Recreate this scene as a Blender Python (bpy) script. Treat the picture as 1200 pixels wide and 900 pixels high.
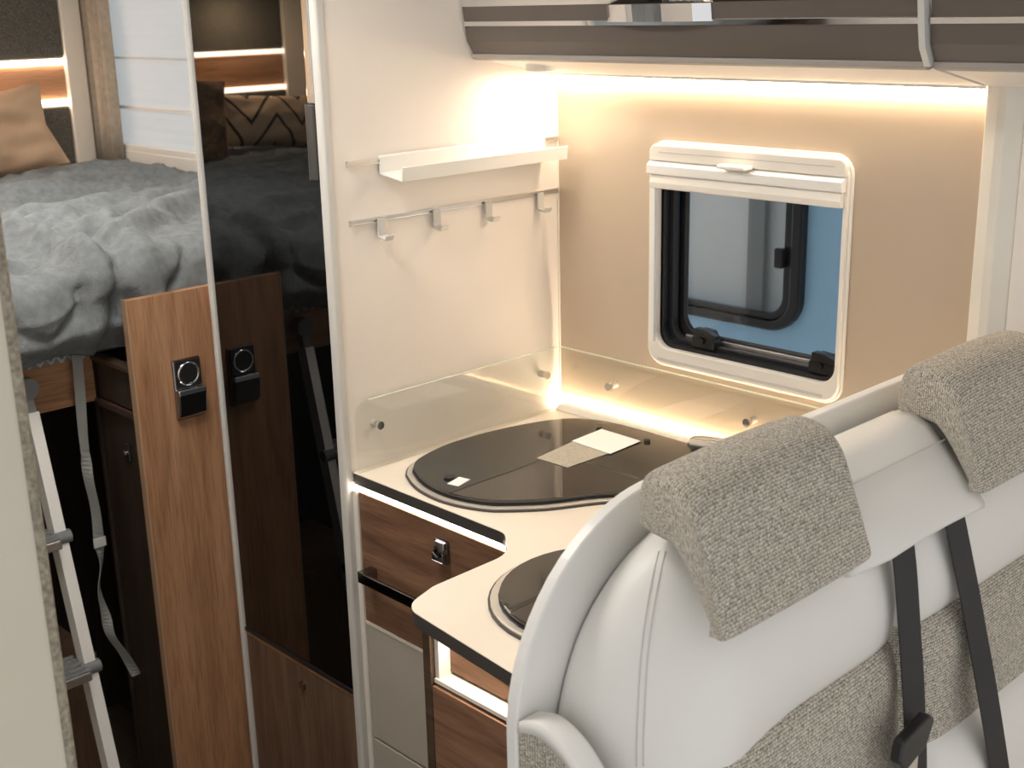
import bpy, bmesh, math, random
from mathutils import Vector, Matrix, noise
from mathutils.bvhtree import BVHTree

# ------------------------------------------------------------------ camera, world, exposure
S = bpy.context.scene
COL = S.collection
for o in list(bpy.data.objects): bpy.data.objects.remove(o)
F_PX, YAW, PITCH, ROLL = 1483.9, 0.8104256, 0.291792, -0.0230548
CAM = Vector((1.69464, -1.74578, 1.69565))
fh = Vector((-math.sin(YAW), math.cos(YAW), 0)); rt = Vector((math.cos(YAW), math.sin(YAW), 0)); zz = Vector((0, 0, 1))
FW = fh*math.cos(PITCH) - zz*math.sin(PITCH); UP0 = fh*math.sin(PITCH) + zz*math.cos(PITCH)
RT = rt*math.cos(ROLL) + UP0*math.sin(ROLL); UP = -rt*math.sin(ROLL) + UP0*math.cos(ROLL)
cd = bpy.data.cameras.new('camera'); cam = bpy.data.objects.new('camera', cd); COL.objects.link(cam)
cd.sensor_width = 36; cd.lens = F_PX/1200*36; cd.clip_start = .02
M = Matrix((RT, UP, -FW)).transposed().to_4x4(); M.translation = CAM; cam.matrix_world = M
cd.dof.use_dof = True; cd.dof.focus_distance = 1.85; cd.dof.aperture_fstop = 9
S.camera = cam

W = bpy.data.worlds.new('hall_light'); S.world = W; W.use_nodes = True
bgn = W.node_tree.nodes['Background']; bgn.inputs[0].default_value = (1, .985, .965, 1); bgn.inputs[1].default_value = .74
vs = S.view_settings; vs.view_transform = 'Standard'; vs.look = 'None'; vs.gamma = 1; vs.use_curve_mapping = False
vs.exposure = 0.2

def ray(px, py):
    return RT*((px-600)/F_PX) - UP*((py-450)/F_PX) + FW
def at(px, py, ax, val):              # the point of a known plane seen at a pixel of the 1200x900 photograph
    d = ray(px, py); i = 'xyz'.index(ax); return CAM + d*((val-CAM[i])/d[i])

# ------------------------------------------------------------------ materials
def new_mat(name):
    m = bpy.data.materials.new(name); m.use_nodes = True
    nt = m.node_tree; return m, nt, nt.nodes['Principled BSDF']
def N(nt, t, **kw):
    n = nt.nodes.new(t)
    for k, v in kw.items():
        if hasattr(n, k): setattr(n, k, v)
    return n
def plain(name, col, rough=.5, metal=0., spec=.5, coat=0., var=.04, nscale=9., bump=0., bscale=300.):
    m, nt, b = new_mat(name)
    b.inputs['Roughness'].default_value = rough; b.inputs['Metallic'].default_value = metal
    b.inputs['Specular IOR Level'].default_value = spec; b.inputs['Coat Weight'].default_value = coat
    tc = N(nt, 'ShaderNodeTexCoord'); nz = N(nt, 'ShaderNodeTexNoise'); nz.inputs['Scale'].default_value = nscale
    nz.inputs['Detail'].default_value = 3
    nt.links.new(tc.outputs['Object'], nz.inputs['Vector'])
    rp = N(nt, 'ShaderNodeValToRGB')
    lo = [max(0, c*(1-var)) for c in col]; hi = [min(1, c*(1+var)) for c in col]
    rp.color_ramp.elements[0].position = .3; rp.color_ramp.elements[1].position = .7
    rp.color_ramp.elements[0].color = (*lo, 1); rp.color_ramp.elements[1].color = (*hi, 1)
    nt.links.new(nz.outputs['Fac'], rp.inputs['Fac']); nt.links.new(rp.outputs['Color'], b.inputs['Base Color'])
    if bump:
        n2 = N(nt, 'ShaderNodeTexNoise'); n2.inputs['Scale'].default_value = bscale; n2.inputs['Detail'].default_value = 4
        nt.links.new(tc.outputs['Object'], n2.inputs['Vector'])
        bp = N(nt, 'ShaderNodeBump'); bp.inputs['Strength'].default_value = bump; bp.inputs['Distance'].default_value = .002
        nt.links.new(n2.outputs['Fac'], bp.inputs['Height']); nt.links.new(bp.outputs['Normal'], b.inputs['Normal'])
    return m
def wood(name, dark, mid, light, axis='z', rough=.5):
    m, nt, b = new_mat(name); b.inputs['Roughness'].default_value = rough; b.inputs['Specular IOR Level'].default_value = .35
    tc = N(nt, 'ShaderNodeTexCoord')
    def mapped(along, across):
        mp = N(nt, 'ShaderNodeMapping'); s = [across]*3; s['xyz'.index(axis)] = along
        mp.inputs['Scale'].default_value = s; nt.links.new(tc.outputs['Object'], mp.inputs['Vector']); return mp
    n1 = N(nt, 'ShaderNodeTexNoise'); n1.inputs['Scale'].default_value = 1; n1.inputs['Detail'].default_value = 8; n1.inputs['Roughness'].default_value = .62; n1.inputs['Distortion'].default_value = .6
    nt.links.new(mapped(2.2, 26).outputs[0], n1.inputs['Vector'])
    n2 = N(nt, 'ShaderNodeTexNoise'); n2.inputs['Scale'].default_value = 1; n2.inputs['Detail'].default_value = 4
    nt.links.new(mapped(14, 330).outputs[0], n2.inputs['Vector'])
    rp = N(nt, 'ShaderNodeValToRGB'); e = rp.color_ramp.elements
    e[0].position = .32; e[0].color = (*dark, 1); e[1].position = .7; e[1].color = (*light, 1)
    k = e.new(.5); k.color = (*mid, 1)
    nt.links.new(n1.outputs['Fac'], rp.inputs['Fac'])
    r2 = N(nt, 'ShaderNodeValToRGB'); r2.color_ramp.elements[0].position = .36; r2.color_ramp.elements[0].color = (.55, .52, .5, 1); r2.color_ramp.elements[1].position = .52
    nt.links.new(n2.outputs['Fac'], r2.inputs['Fac'])
    mx = N(nt, 'ShaderNodeMix', data_type='RGBA', blend_type='MULTIPLY'); mx.inputs[0].default_value = .55
    nt.links.new(rp.outputs['Color'], mx.inputs[6]); nt.links.new(r2.outputs['Color'], mx.inputs[7])
    nt.links.new(mx.outputs[2], b.inputs['Base Color'])
    bp = N(nt, 'ShaderNodeBump'); bp.inputs['Strength'].default_value = .25; bp.inputs['Distance'].default_value = .001
    nt.links.new(n2.outputs['Fac'], bp.inputs['Height']); nt.links.new(bp.outputs['Normal'], b.inputs['Normal'])
    return m
def weave(name, dark, light, cell=.0036, bump=.5, warm=0.):
    """tweed: staggered yarn bumps with a tone of their own, in UV metres"""
    m, nt, b = new_mat(name); b.inputs['Roughness'].default_value = .95; b.inputs['Specular IOR Level'].default_value = .1
    b.inputs['Sheen Weight'].default_value = .15
    uv = N(nt, 'ShaderNodeTexCoord'); mp = N(nt, 'ShaderNodeMapping'); mp.inputs['Scale'].default_value = (1/cell, 1/(cell*.62), 1)
    nt.links.new(uv.outputs['UV'], mp.inputs['Vector'])
    nz = N(nt, 'ShaderNodeTexNoise'); nz.inputs['Scale'].default_value = .35; nz.inputs['Detail'].default_value = 2
    nt.links.new(mp.outputs[0], nz.inputs['Vector'])
    ad = N(nt, 'ShaderNodeMix', data_type='RGBA', blend_type='LINEAR_LIGHT'); ad.inputs[0].default_value = .13
    nt.links.new(mp.outputs[0], ad.inputs[6]); nt.links.new(nz.outputs['Color'], ad.inputs[7])
    vo = N(nt, 'ShaderNodeTexVoronoi'); vo.inputs['Scale'].default_value = 1; vo.inputs['Randomness'].default_value = .35
    nt.links.new(ad.outputs[2], vo.inputs['Vector'])
    sep = N(nt, 'ShaderNodeSeparateColor'); nt.links.new(vo.outputs['Color'], sep.inputs[0])
    rp = N(nt, 'ShaderNodeValToRGB'); e = rp.color_ramp.elements
    e[0].position = 0; e[0].color = (*[d*.45+l*.55 for d, l in zip(dark, light)], 1); e[1].position = .8; e[1].color = (*light, 1)
    nt.links.new(sep.outputs[0], rp.inputs['Fac'])
    dk = N(nt, 'ShaderNodeMapRange'); dk.inputs[1].default_value = .22; dk.inputs[2].default_value = .68; dk.inputs[3].default_value = 1; dk.inputs[4].default_value = .20
    nt.links.new(vo.outputs['Distance'], dk.inputs[0])
    mx = N(nt, 'ShaderNodeMix', data_type='RGBA', blend_type='MULTIPLY'); mx.inputs[0].default_value = 1
    nt.links.new(rp.outputs['Color'], mx.inputs[6]); nt.links.new(dk.outputs[0], mx.inputs[7])
    nt.links.new(mx.outputs[2], b.inputs['Base Color'])
    inv = N(nt, 'ShaderNodeMath', operation='SUBTRACT'); inv.inputs[0].default_value = 1; nt.links.new(vo.outputs['Distance'], inv.inputs[1])
    bp = N(nt, 'ShaderNodeBump'); bp.inputs['Strength'].default_value = bump; bp.inputs['Distance'].default_value = .0016
    nt.links.new(inv.outputs[0], bp.inputs['Height']); nt.links.new(bp.outputs['Normal'], b.inputs['Normal'])
    return m
def emit(name, col, st):
    m, nt, b = new_mat(name); b.inputs['Base Color'].default_value = (*col, 1)
    b.inputs['Emission Color'].default_value = (*col, 1); b.inputs['Emission Strength'].default_value = st; return m
def sheet_glass(name, tint, ior=1.5, rough=.0):
    m, nt, b = new_mat(name); nt.nodes.remove(b)
    out = nt.nodes['Material Output']
    tr = N(nt, 'ShaderNodeBsdfTransparent'); tr.inputs[0].default_value = (*tint, 1)
    gl = N(nt, 'ShaderNodeBsdfGlossy'); gl.inputs['Roughness'].default_value = rough
    lw = N(nt, 'ShaderNodeLayerWeight'); lw.inputs[0].default_value = .5
    pw = N(nt, 'ShaderNodeMath', operation='POWER'); pw.inputs[1].default_value = 5; nt.links.new(lw.outputs['Facing'], pw.inputs[0])
    r0 = ((ior-1)/(ior+1))**2
    fr = N(nt, 'ShaderNodeMath', operation='MULTIPLY_ADD'); fr.inputs[1].default_value = 1-r0; fr.inputs[2].default_value = r0; nt.links.new(pw.outputs[0], fr.inputs[0])
    mx = N(nt, 'ShaderNodeMixShader'); nt.links.new(fr.outputs[0], mx.inputs[0]); nt.links.new(tr.outputs[0], mx.inputs[1]); nt.links.new(gl.outputs[0], mx.inputs[2])
    nt.links.new(mx.outputs[0], out.inputs[0]); return m
def black_glass(name, col, ior):
    m, nt, b = new_mat(name); b.inputs['Base Color'].default_value = (*col, 1); b.inputs['Roughness'].default_value = .015; b.inputs['IOR'].default_value = ior
    return m

MT = dict(
    wall=plain('white_laminate', (.86, .80, .74), .45, var=.01),
    splash=plain('beige_splashback', (.52, .425, .325), .16, spec=.5, var=.015),
    cream=plain('cream_laminate', (.80, .76, .68), .4, var=.015),
    greige=plain('greige_laminate', (.46, .43, .37), .4, var=.02),
    worktop=plain('worktop_laminate', (.83, .75, .64), .35, var=.015, bump=.05),
    edge=plain('worktop_edge', (.055, .05, .046), .45),
    cab=plain('taupe_cabinet_front', (.125, .105, .09), .33, spec=.5, var=.03),
    cablip=plain('taupe_cabinet_trim', (.36, .33, .30), .4),
    white=plain('white_plastic', (.84, .83, .80), .35, var=.01),
    winframe=plain('cream_plastic', (.83, .79, .72), .4, var=.01),
    rubber=plain('black_rubber', (.012, .012, .014), .35),
    blackpl=plain('black_plastic', (.014, .014, .015), .3),
    chrome=plain('chrome', (.82, .83, .85), .06, 1, var=.01),
    darkchrome=plain('smoked_chrome', (.28, .28, .29), .1, 1, var=.02),
    alu=plain('brushed_aluminium', (.72, .71, .69), .35, 1, var=.03),
    greyalu=plain('light_grey_profile', (.62, .61, .58), .4, 0, var=.02),
    greypl=plain('grey_plastic', (.20, .21, .22), .45),
    oak=wood('warm_oak', (.33, .165, .085), (.42, .225, .12), (.50, .285, .165), 'z'),
    oaky=wood('warm_oak_crosswise', (.33, .165, .085), (.42, .225, .12), (.50, .285, .165), 'y'),
    oakdark=wood('brown_oak_fronts', (.13, .066, .038), (.215, .113, .066), (.30, .165, .10), 'x'),
    oaklow=wood('brown_oak_upright', (.115, .066, .042), (.165, .10, .066), (.215, .135, .094), 'z'),
    wenge=wood('dark_wenge', (.032, .022, .016), (.048, .034, .025), (.068, .049, .037), 'z', .45),
    rail=wood('brown_rail', (.05, .03, .02), (.075, .046, .03), (.10, .064, .044), 'x', .5),
    leather=plain('off_white_leather', (.80, .785, .75), .42, spec=.4, var=.01, bump=.06, bscale=420),
    shell=plain('white_shell', (.83, .82, .79), .38, var=.01),
    stitch=plain('cream_thread', (.60, .58, .54), .8),
    tweed=weave('grey_beige_tweed', (.28, .25, .205), (.80, .74, .63)),
    blanket=plain('grey_plush', (.205, .222, .232), .95, spec=.1, var=.16, nscale=55, bump=1., bscale=260),
    strap=plain('grey_webbing', (.30, .30, .29), .8, var=.1, bump=.4, bscale=900),
    belt=plain('black_webbing', (.016, .016, .018), .55, var=.1, bump=.3, bscale=900),
    hobglass=black_glass('smoked_hob_glass', (.022, .02, .018), 1.75),
    fridgeglass=black_glass('black_door_glass', (.0025, .0025, .0025), 1.62),
    steel=plain('stainless_steel', (.66, .61, .54), .3, .35, var=.02),
    paper=plain('white_paper', (.90, .89, .87), .8, var=.01),
    curtain=plain('linen_curtain', (.42, .37, .30), .9, var=.12, nscale=60, bump=.5, bscale=600),
    tan=plain('tan_cotton', (.50, .34, .22), .9, var=.06, bump=.2),
    fluffy=plain('brown_plush', (.22, .14, .085), 1, var=.4, nscale=70, bump=1, bscale=160),
    floor=wood('dark_floor', (.05, .035, .026), (.08, .056, .04), (.11, .08, .06), 'x', .4),
    ceil=plain('ceiling_white', (.78, .77, .74), .6, var=.01),
    glass=sheet_glass('clear_glass', (.985, .992, .982), 1.5),
    acryl=sheet_glass('tinted_acrylic', (.955, .965, .97), 1.45),
    edgeglow=plain('painted_glass_edge_glow', (.72, .76, .62), .2), blue=plain('blue_bodywork', (.36, .60, .82), .3, var=.02),  # pale colour stands in for light glowing in the polished glass edge
    greyint=plain('grey_interior', (.30, .31, .31), .6, var=.1, nscale=5),
    whitebody=plain('white_bodywork', (.88, .89, .89), .4, var=.03),
    led=emit('led_warm', (1, .81, .59), 32), ledgrip=emit('led_grip', (1, .84, .64), 60), ledlow=emit('led_upstand', (1, .82, .60), 75), ledcool=emit('led_neutral', (1, .88, .72), 15),
    ledbed=emit('led_bed', (1, .78, .6), 14), lamp=emit('lamp_diffuser', (1, .93, .84), 9),
)
# pleated blind: lets daylight through
m, nt, b = new_mat('pleated_blind'); nt.nodes.remove(b)
d1 = N(nt, 'ShaderNodeBsdfDiffuse'); d1.inputs[0].default_value = (.80, .82, .83, 1); t1 = N(nt, 'ShaderNodeBsdfTranslucent'); t1.inputs[0].default_value = (.80, .85, .88, 1)
mx = N(nt, 'ShaderNodeMixShader'); mx.inputs[0].default_value = .55; nt.links.new(d1.outputs[0], mx.inputs[1]); nt.links.new(t1.outputs[0], mx.inputs[2]); nt.links.new(mx.outputs[0], nt.nodes['Material Output'].inputs[0])
MT['blind'] = m
# printed leaflet page: grey print lines
m, nt, b = new_mat('printed_page'); tc = N(nt, 'ShaderNodeTexCoord'); b.inputs['Roughness'].default_value = .8
wv = N(nt, 'ShaderNodeTexWave'); wv.bands_direction = 'X'; wv.inputs['Scale'].default_value = 60; wv.inputs['Distortion'].default_value = 0
nt.links.new(tc.outputs['Object'], wv.inputs['Vector'])
nz = N(nt, 'ShaderNodeTexNoise'); nz.inputs['Scale'].default_value = 260; nt.links.new(tc.outputs['Object'], nz.inputs['Vector'])
ml = N(nt, 'ShaderNodeMath', operation='MULTIPLY'); nt.links.new(wv.outputs['Fac'], ml.inputs[0]); nt.links.new(nz.outputs['Fac'], ml.inputs[1])
rp = N(nt, 'ShaderNodeValToRGB'); rp.color_ramp.elements[0].position = .2; rp.color_ramp.elements[0].color = (.52, .48, .40, 1); rp.color_ramp.elements[1].position = .5; rp.color_ramp.elements[1].color = (.26, .24, .20, 1)
nt.links.new(ml.outputs[0], rp.inputs['Fac']); nt.links.new(rp.outputs[0], b.inputs['Base Color']); MT['print'] = m
# chevron pillow: cream with dark zigzag lines, in UV
m, nt, b = new_mat('chevron_pillow'); b.inputs['Roughness'].default_value = .9
tc = N(nt, 'ShaderNodeTexCoord'); spx = N(nt, 'ShaderNodeSeparateXYZ'); nt.links.new(tc.outputs['UV'], spx.inputs[0])
pp = N(nt, 'ShaderNodeMath', operation='PINGPONG'); pp.inputs[1].default_value = .085; nt.links.new(spx.outputs[1], pp.inputs[0])
m1 = N(nt, 'ShaderNodeMath', operation='MULTIPLY_ADD'); m1.inputs[1].default_value = 1.4; nt.links.new(pp.outputs[0], m1.inputs[0]); nt.links.new(spx.outputs[0], m1.inputs[2])
p2 = N(nt, 'ShaderNodeMath', operation='PINGPONG'); p2.inputs[1].default_value = .045; nt.links.new(m1.outputs[0], p2.inputs[0])
l2 = N(nt, 'ShaderNodeMath', operation='LESS_THAN'); l2.inputs[1].default_value = .008; nt.links.new(p2.outputs[0], l2.inputs[0])
mc = N(nt, 'ShaderNodeMix', data_type='RGBA'); mc.inputs[6].default_value = (.62, .47, .33, 1); mc.inputs[7].default_value = (.05, .035, .03, 1)
nt.links.new(l2.outputs[0], mc.inputs[0]); nt.links.new(mc.outputs[2], b.inputs['Base Color']); MT['chevron'] = m

# ------------------------------------------------------------------ object helpers
def thing(name, label, cat, loc=(0, 0, 0), group=None):
    o = bpy.data.objects.new(name, None); COL.objects.link(o); o.location = loc; o.empty_display_size = .05
    o['label'] = label; o['category'] = cat
    if group: o['group'] = group
    return o
def tag(o, label=None, cat=None, group=None, kind=None):
    for k, v in (('label', label), ('category', cat), ('group', group), ('kind', kind)):
        if v: o[k] = v
    return o
def root_loc(p):
    v = Vector((0, 0, 0))
    while p: v = v + p.location; p = p.parent
    return v
def mesh_obj(name, me, mat, parent=None, smooth=False, bevel=0., seg=2, subsurf=0):
    o = bpy.data.objects.new(name, me); COL.objects.link(o)
    if mat is not None: me.materials.append(MT[mat] if isinstance(mat, str) else mat)
    if parent is not None:
        o.parent = parent; o.location = -root_loc(parent)
    if smooth:
        for p in me.polygons: p.use_smooth = True
    if bevel:
        md = o.modifiers.new('bevel', 'BEVEL'); md.width = bevel; md.segments = seg; md.limit_method = 'ANGLE'; md.angle_limit = .6
    if subsurf:
        md = o.modifiers.new('sub', 'SUBSURF'); md.levels = subsurf; md.render_levels = subsurf
    return o
def raw(name, V, Fc, mat, parent=None, **kw):
    me = bpy.data.meshes.new(name); me.from_pydata([tuple(v) for v in V], [], Fc)
    bm = bmesh.new(); bm.from_mesh(me); bmesh.ops.remove_doubles(bm, verts=bm.verts, dist=1e-6); bmesh.ops.recalc_face_normals(bm, faces=bm.faces); bm.to_mesh(me); bm.free()
    return mesh_obj(name, me, mat, parent, **kw)
def boxdata(x0, x1, y0, y1, z0, z1):
    V = [(x, y, z) for x in (x0, x1) for y in (y0, y1) for z in (z0, z1)]
    return V, [(0, 1, 3, 2), (4, 6, 7, 5), (0, 4, 5, 1), (2, 3, 7, 6), (0, 2, 6, 4), (1, 5, 7, 3)]
def box(name, x0, x1, y0, y1, z0, z1, mat, parent=None, bevel=.0, seg=2):
    V, Fc = boxdata(x0, x1, y0, y1, z0, z1); return raw(name, V, Fc, mat, parent, bevel=bevel, seg=seg)
def boxes(name, L, mat, parent=None, bevel=0.):
    V, Fc = [], []
    for b_ in L:
        v, f = boxdata(*b_); k = len(V); V += v; Fc += [tuple(i+k for i in q) for q in f]
    me = bpy.data.meshes.new(name); me.from_pydata(V, [], Fc); bm = bmesh.new(); bm.from_mesh(me); bmesh.ops.recalc_face_normals(bm, faces=bm.faces); bm.to_mesh(me); bm.free()
    return mesh_obj(name, me, mat, parent, bevel=bevel)
def place(p2, ax, c):
    a, b_ = p2
    return (c, a, b_) if ax == 'x' else (a, c, b_) if ax == 'y' else (a, b_, c)
def prism(name, poly, ax, c0, c1, mat, parent=None, **kw):
    n = len(poly); V = [place(p, ax, c0) for p in poly]+[place(p, ax, c1) for p in poly]
    Fc = [tuple(range(n)), tuple(range(2*n-1, n-1, -1))]+[(i, (i+1) % n, n+(i+1) % n, n+i) for i in range(n)]
    return raw(name, V, Fc, mat, parent, **kw)
def ring(name, outer, inner, ax, c0, c1, mat, parent=None, **kw):
    n = len(outer); V = []
    for L, c in ((outer, c0), (inner, c0), (outer, c1), (inner, c1)): V += [place(p, ax, c) for p in L]
    Fc = []
    for i in range(n):
        j = (i+1) % n
        Fc += [(i, j, n+j, n+i), (2*n+i, 3*n+i, 3*n+j, 2*n+j), (i, 2*n+i, 2*n+j, j), (n+i, n+j, 3*n+j, 3*n+i)]
    return raw(name, V, Fc, mat, parent, **kw)
def fillet(P, R, k=7):
    out = []; n = len(P)
    for i in range(n):
        a, b_, c = Vector(P[i-1]), Vector(P[i]), Vector(P[(i+1) % n]); r = R[i] if isinstance(R, (list, tuple)) else R
        if r <= 0: out.append(tuple(b_)); continue
        u, v = (a-b_).normalized(), (c-b_).normalized(); ang = u.angle(v); t = min(r/math.tan(ang/2), (a-b_).length*.49, (c-b_).length*.49); r = t*math.tan(ang/2)
        ctr = b_+(u+v).normalized()*(r/math.sin(ang/2)); s, e = b_+u*t-ctr, b_+v*t-ctr
        for q in range(k+1):
            f = q/k; w = s.lerp(e, f)
            if w.length > 1e-9: w = w.normalized()*r
            out.append(tuple(ctr+w))
    return out
def rrect(a0, a1, b0, b1, r, k=7):
    return fillet([(a0, b0), (a1, b0), (a1, b1), (a0, b1)], r, k)
def tube(name, pts, r, mat, parent=None, seg=10, cap=True):
    pts = [Vector(p) for p in pts]; V = []; Fc = []; n = len(pts)
    R = r if isinstance(r, (list, tuple)) else [r]*n
    nrm = None
    for i, p in enumerate(pts):
        d = (pts[min(i+1, n-1)]-pts[max(i-1, 0)]).normalized()
        if nrm is None: nrm = d.orthogonal().normalized()
        nrm = (nrm-d*nrm.dot(d)).normalized(); bn = d.cross(nrm)
        V += [p+(nrm*math.cos(2*math.pi*k/seg)+bn*math.sin(2*math.pi*k/seg))*R[i] for k in range(seg)]
    for i in range(n-1):
        for k in range(seg): Fc.append((i*seg+k, i*seg+(k+1) % seg, (i+1)*seg+(k+1) % seg, (i+1)*seg+k))
    if cap: Fc += [tuple(range(seg)), tuple(range(n*seg-1, (n-1)*seg-1, -1))]
    o = raw(name, V, Fc, mat, parent, smooth=True)
    md = o.modifiers.new('edge', 'EDGE_SPLIT'); md.split_angle = 1.0
    return o
def cyl(name, p0, p1, r, mat, parent=None, seg=20): return tube(name, [p0, p1], r, mat, parent, seg)
def spline(P, n=8):
    P = [Vector(p) for p in P]; out = []
    for i in range(len(P)-1):
        a, b_, c, d = P[max(i-1, 0)], P[i], P[i+1], P[min(i+2, len(P)-1)]
        for k in range(n):
            t = k/n
            out.append(.5*((2*b_)+(-a+c)*t+(2*a-5*b_+4*c-d)*t*t+(-a+3*b_-3*c+d)*t**3))
    out.append(P[-1]); return out
def grid(name, rows, mat, parent=None, uv=True, closed=False, caps=False, thick=0., smooth=True, subsurf=0):
    """rows: lists of points of one length; UV in metres"""
    nr, nc = len(rows), len(rows[0]); V = [Vector(p) for r in rows for p in r]
    vs_ = [0]
    for i in range(1, nr): vs_.append(vs_[-1]+max((rows[i][k]-rows[i-1][k]).length for k in (0, nc//2)))
    us = [0]; mid = rows[nr//2]
    for k in range(1, nc+1): us.append(us[-1]+(Vector(mid[k % nc])-Vector(mid[k-1])).length)
    Fc, U = [], []
    for i in range(nr-1):
        for k in range(nc if closed else nc-1):
            k2 = (k+1) % nc; Fc.append((i*nc+k, i*nc+k2, (i+1)*nc+k2, (i+1)*nc+k))
            U.append([(us[k], vs_[i]), (us[k+1], vs_[i]), (us[k+1], vs_[i+1]), (us[k], vs_[i+1])])
    if caps:
        for i in (0, nr-1):
            f = tuple(range(i*nc, i*nc+nc)); f = f if i else f[::-1]; Fc.append(f); q = [V[j] for j in f]
            U.append([(p.x, p.z) for p in q])
    me = bpy.data.meshes.new(name); me.from_pydata([tuple(v) for v in V], [], Fc)
    if uv:
        L = me.uv_layers.new(name='uv')
        for p in me.polygons:
            for j, li in enumerate(p.loop_indices): L.data[li].uv = U[p.index][j]
    bm = bmesh.new(); bm.from_mesh(me); bmesh.ops.recalc_face_normals(bm, faces=bm.faces); bm.to_mesh(me); bm.free()
    o = mesh_obj(name, me, mat, parent, smooth=smooth)
    if thick:
        md = o.modifiers.new('solid', 'SOLIDIFY'); md.thickness = thick; md.offset = 0
    if subsurf:
        md = o.modifiers.new('sub', 'SUBSURF'); md.levels = subsurf; md.render_levels = subsurf
    return o
def ribbon(name, pts, width, wdir, thick, mat, parent=None):
    pts = spline(pts, 6); rows = []
    for i, p in enumerate(pts):
        w = wdir(i/(len(pts)-1)) if callable(wdir) else Vector(wdir)
        w = w.normalized()*width/2; d = (pts[min(i+1, len(pts)-1)]-pts[max(i-1, 0)]).normalized(); n = d.cross(w).normalized()*thick/2
        rows.append([p-w+n, p+w+n, p+w-n, p-w-n])
    return grid(name, rows, mat, parent, closed=True, caps=True, smooth=False)
def struct(o): o['kind'] = 'structure'; return o

# ------------------------------------------------------------------ setting
YF = -.533                       # front of fridge column and end of the white partition
struct(box('floor', -2.1, 2.2, -2.0, .16, -.03, 0, 'floor'))
struct(box('ceiling', -2.1, 1.6, -2.0, .16, 2.02, 2.06, 'ceil'))
# window wall of the kitchen with the opening for the window
wk = struct(boxes('wall_window', [(0, .26, 0, .03, 0, 2.02), (.633, .868, 0, .03, 0, 2.02), (.26, .633, 0, .03, 0, 1.085), (.26, .633, 0, .03, 1.435, 2.02)], 'splash'))
struct(box('wall_seating', .868, 2.2, -.004, .03, 0, 2.02, 'wall'))
struct(prism('trim_1', fillet([(.852, 0), (.852, -.02), (.872, -.026), (.885, -.026), (.905, -.010), (.905, 0)], [0, .004, .004, .004, .004, 0], 3), 'z', .935, 1.572, 'cream'))
struct(box('trim_2', .905, .935, -.012, -.004, .3, 1.572, 'wall', bevel=.003))
struct(box('trim_3', -.002, .0025, -.0035, 0, .93, 1.57, 'cream'))
# white partition between kitchen and fridge
wp = struct(box('wall_partition', -.012, 0, YF+.004, .03, 0, 2.02, 'wall'))
struct(prism('trim_4', fillet([(-.013, YF+.006), (-.013, YF-.010), (.004, YF-.010), (.004, YF+.006)], [0, .003, .006, 0], 4), 'z', .0, 2.02, 'greyalu'))
# bedroom shell
struct(box('wall_rear', -2.09, -2.05, -2.0, .16, 0, 2.02, 'wall'))
X0w, X1w, Z0w, Z1w = -1.95, -1.15, 1.29, 1.84
struct(boxes('wall_bedroom', [(-2.05, X0w, .10, .13, 0, 2.02), (X1w, -.012, .10, .13, 0, 2.02), (X0w, X1w, .10, .13, 0, Z0w), (X0w, X1w, .10, .13, Z1w, 2.02)], 'wall'))
struct(box('wall_opposite', -2.05, .56, -1.99, -1.95, 0, 2.02, 'wall'))
# bathroom wall whose end stands at the aisle
struct(box('wall_bathroom', .56, .6, -1.95, -1.320, 0, 2.02, plain('beige_bathroom_wall', (.66, .61, .51), .5, var=.015)))
pe = [(.556, -1.320), (.602, -1.320), (.602, -1.313), (.598, -1.309), (.562, -1.309), (.556, -1.313)]
struct(prism('trim_5', pe, 'z', 0, 2.02, plain('speckled_edge', (.30, .27, .21), .8, var=.4, nscale=160)))

# ------------------------------------------------------------------ kitchen window
w1 = tag(thing('window_1', 'small rounded kitchen window in cream frame with raised blind', 'window', (.44, 0, 1.06)), kind='structure')
ox = (.238, .638, 1.058, 1.458)
ring('frame', rrect(*ox, .032), rrect(.257, .630, 1.09, 1.44, .030), 'y', -.014, .0, 'winframe', w1, bevel=.003)
ring('frame_lip', rrect(.2345, .6415, 1.0545, 1.4615, .034), rrect(.2385, .6375, 1.0585, 1.4575, .032), 'y', -.008, .0, 'white', w1, bevel=.002)
box('sill_groove', .262, .612, -.0155, -.0135, 1.066, 1.071, 'greyalu', w1)
ring('reveal', rrect(.256, .632, 1.089, 1.441, .030), rrect(.264, .629, 1.096, 1.434, .029), 'y', 0, .03, 'rubber', w1)
ring('rubber_seal', rrect(.262, .630, 1.094, 1.436, .030), rrect(.274, .626, 1.104, 1.43, .028), 'y', .014, .03, 'rubber', w1, bevel=.003)
ring('outer_seal', rrect(.23, .68, 1.06, 1.46, .04), rrect(.285, .645, 1.116, 1.42, .032), 'y', .036, .046, 'rubber', w1, bevel=.004)
box('lower_rail', .29, .628, .031, .036, 1.103, 1.110, 'alu', w1, bevel=.001)
box('pane', .24, .67, .040, .043, 1.07, 1.455, 'acryl', w1)
for lx in (.352, .596):
    la = prism('latch', fillet([(lx-.028, 1.097), (lx+.022, 1.097), (lx+.022, 1.112), (lx+.010, 1.130), (lx-.015, 1.132), (lx-.028, 1.115)], .004, 3), 'y', .006, .030, 'blackpl', w1, bevel=.002)
    prism('lever', fillet([(lx-.016, 1.123), (lx+.032, 1.121), (lx+.032, 1.127), (lx+.006, 1.136), (lx-.016, 1.136)], .002, 2), 'y', -.004, .010, 'blackpl', la, bevel=.001)
    cyl('button', (lx-.004, .006, 1.112), (lx-.004, .001, 1.112), .006, 'blackpl', la, 12)
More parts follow.
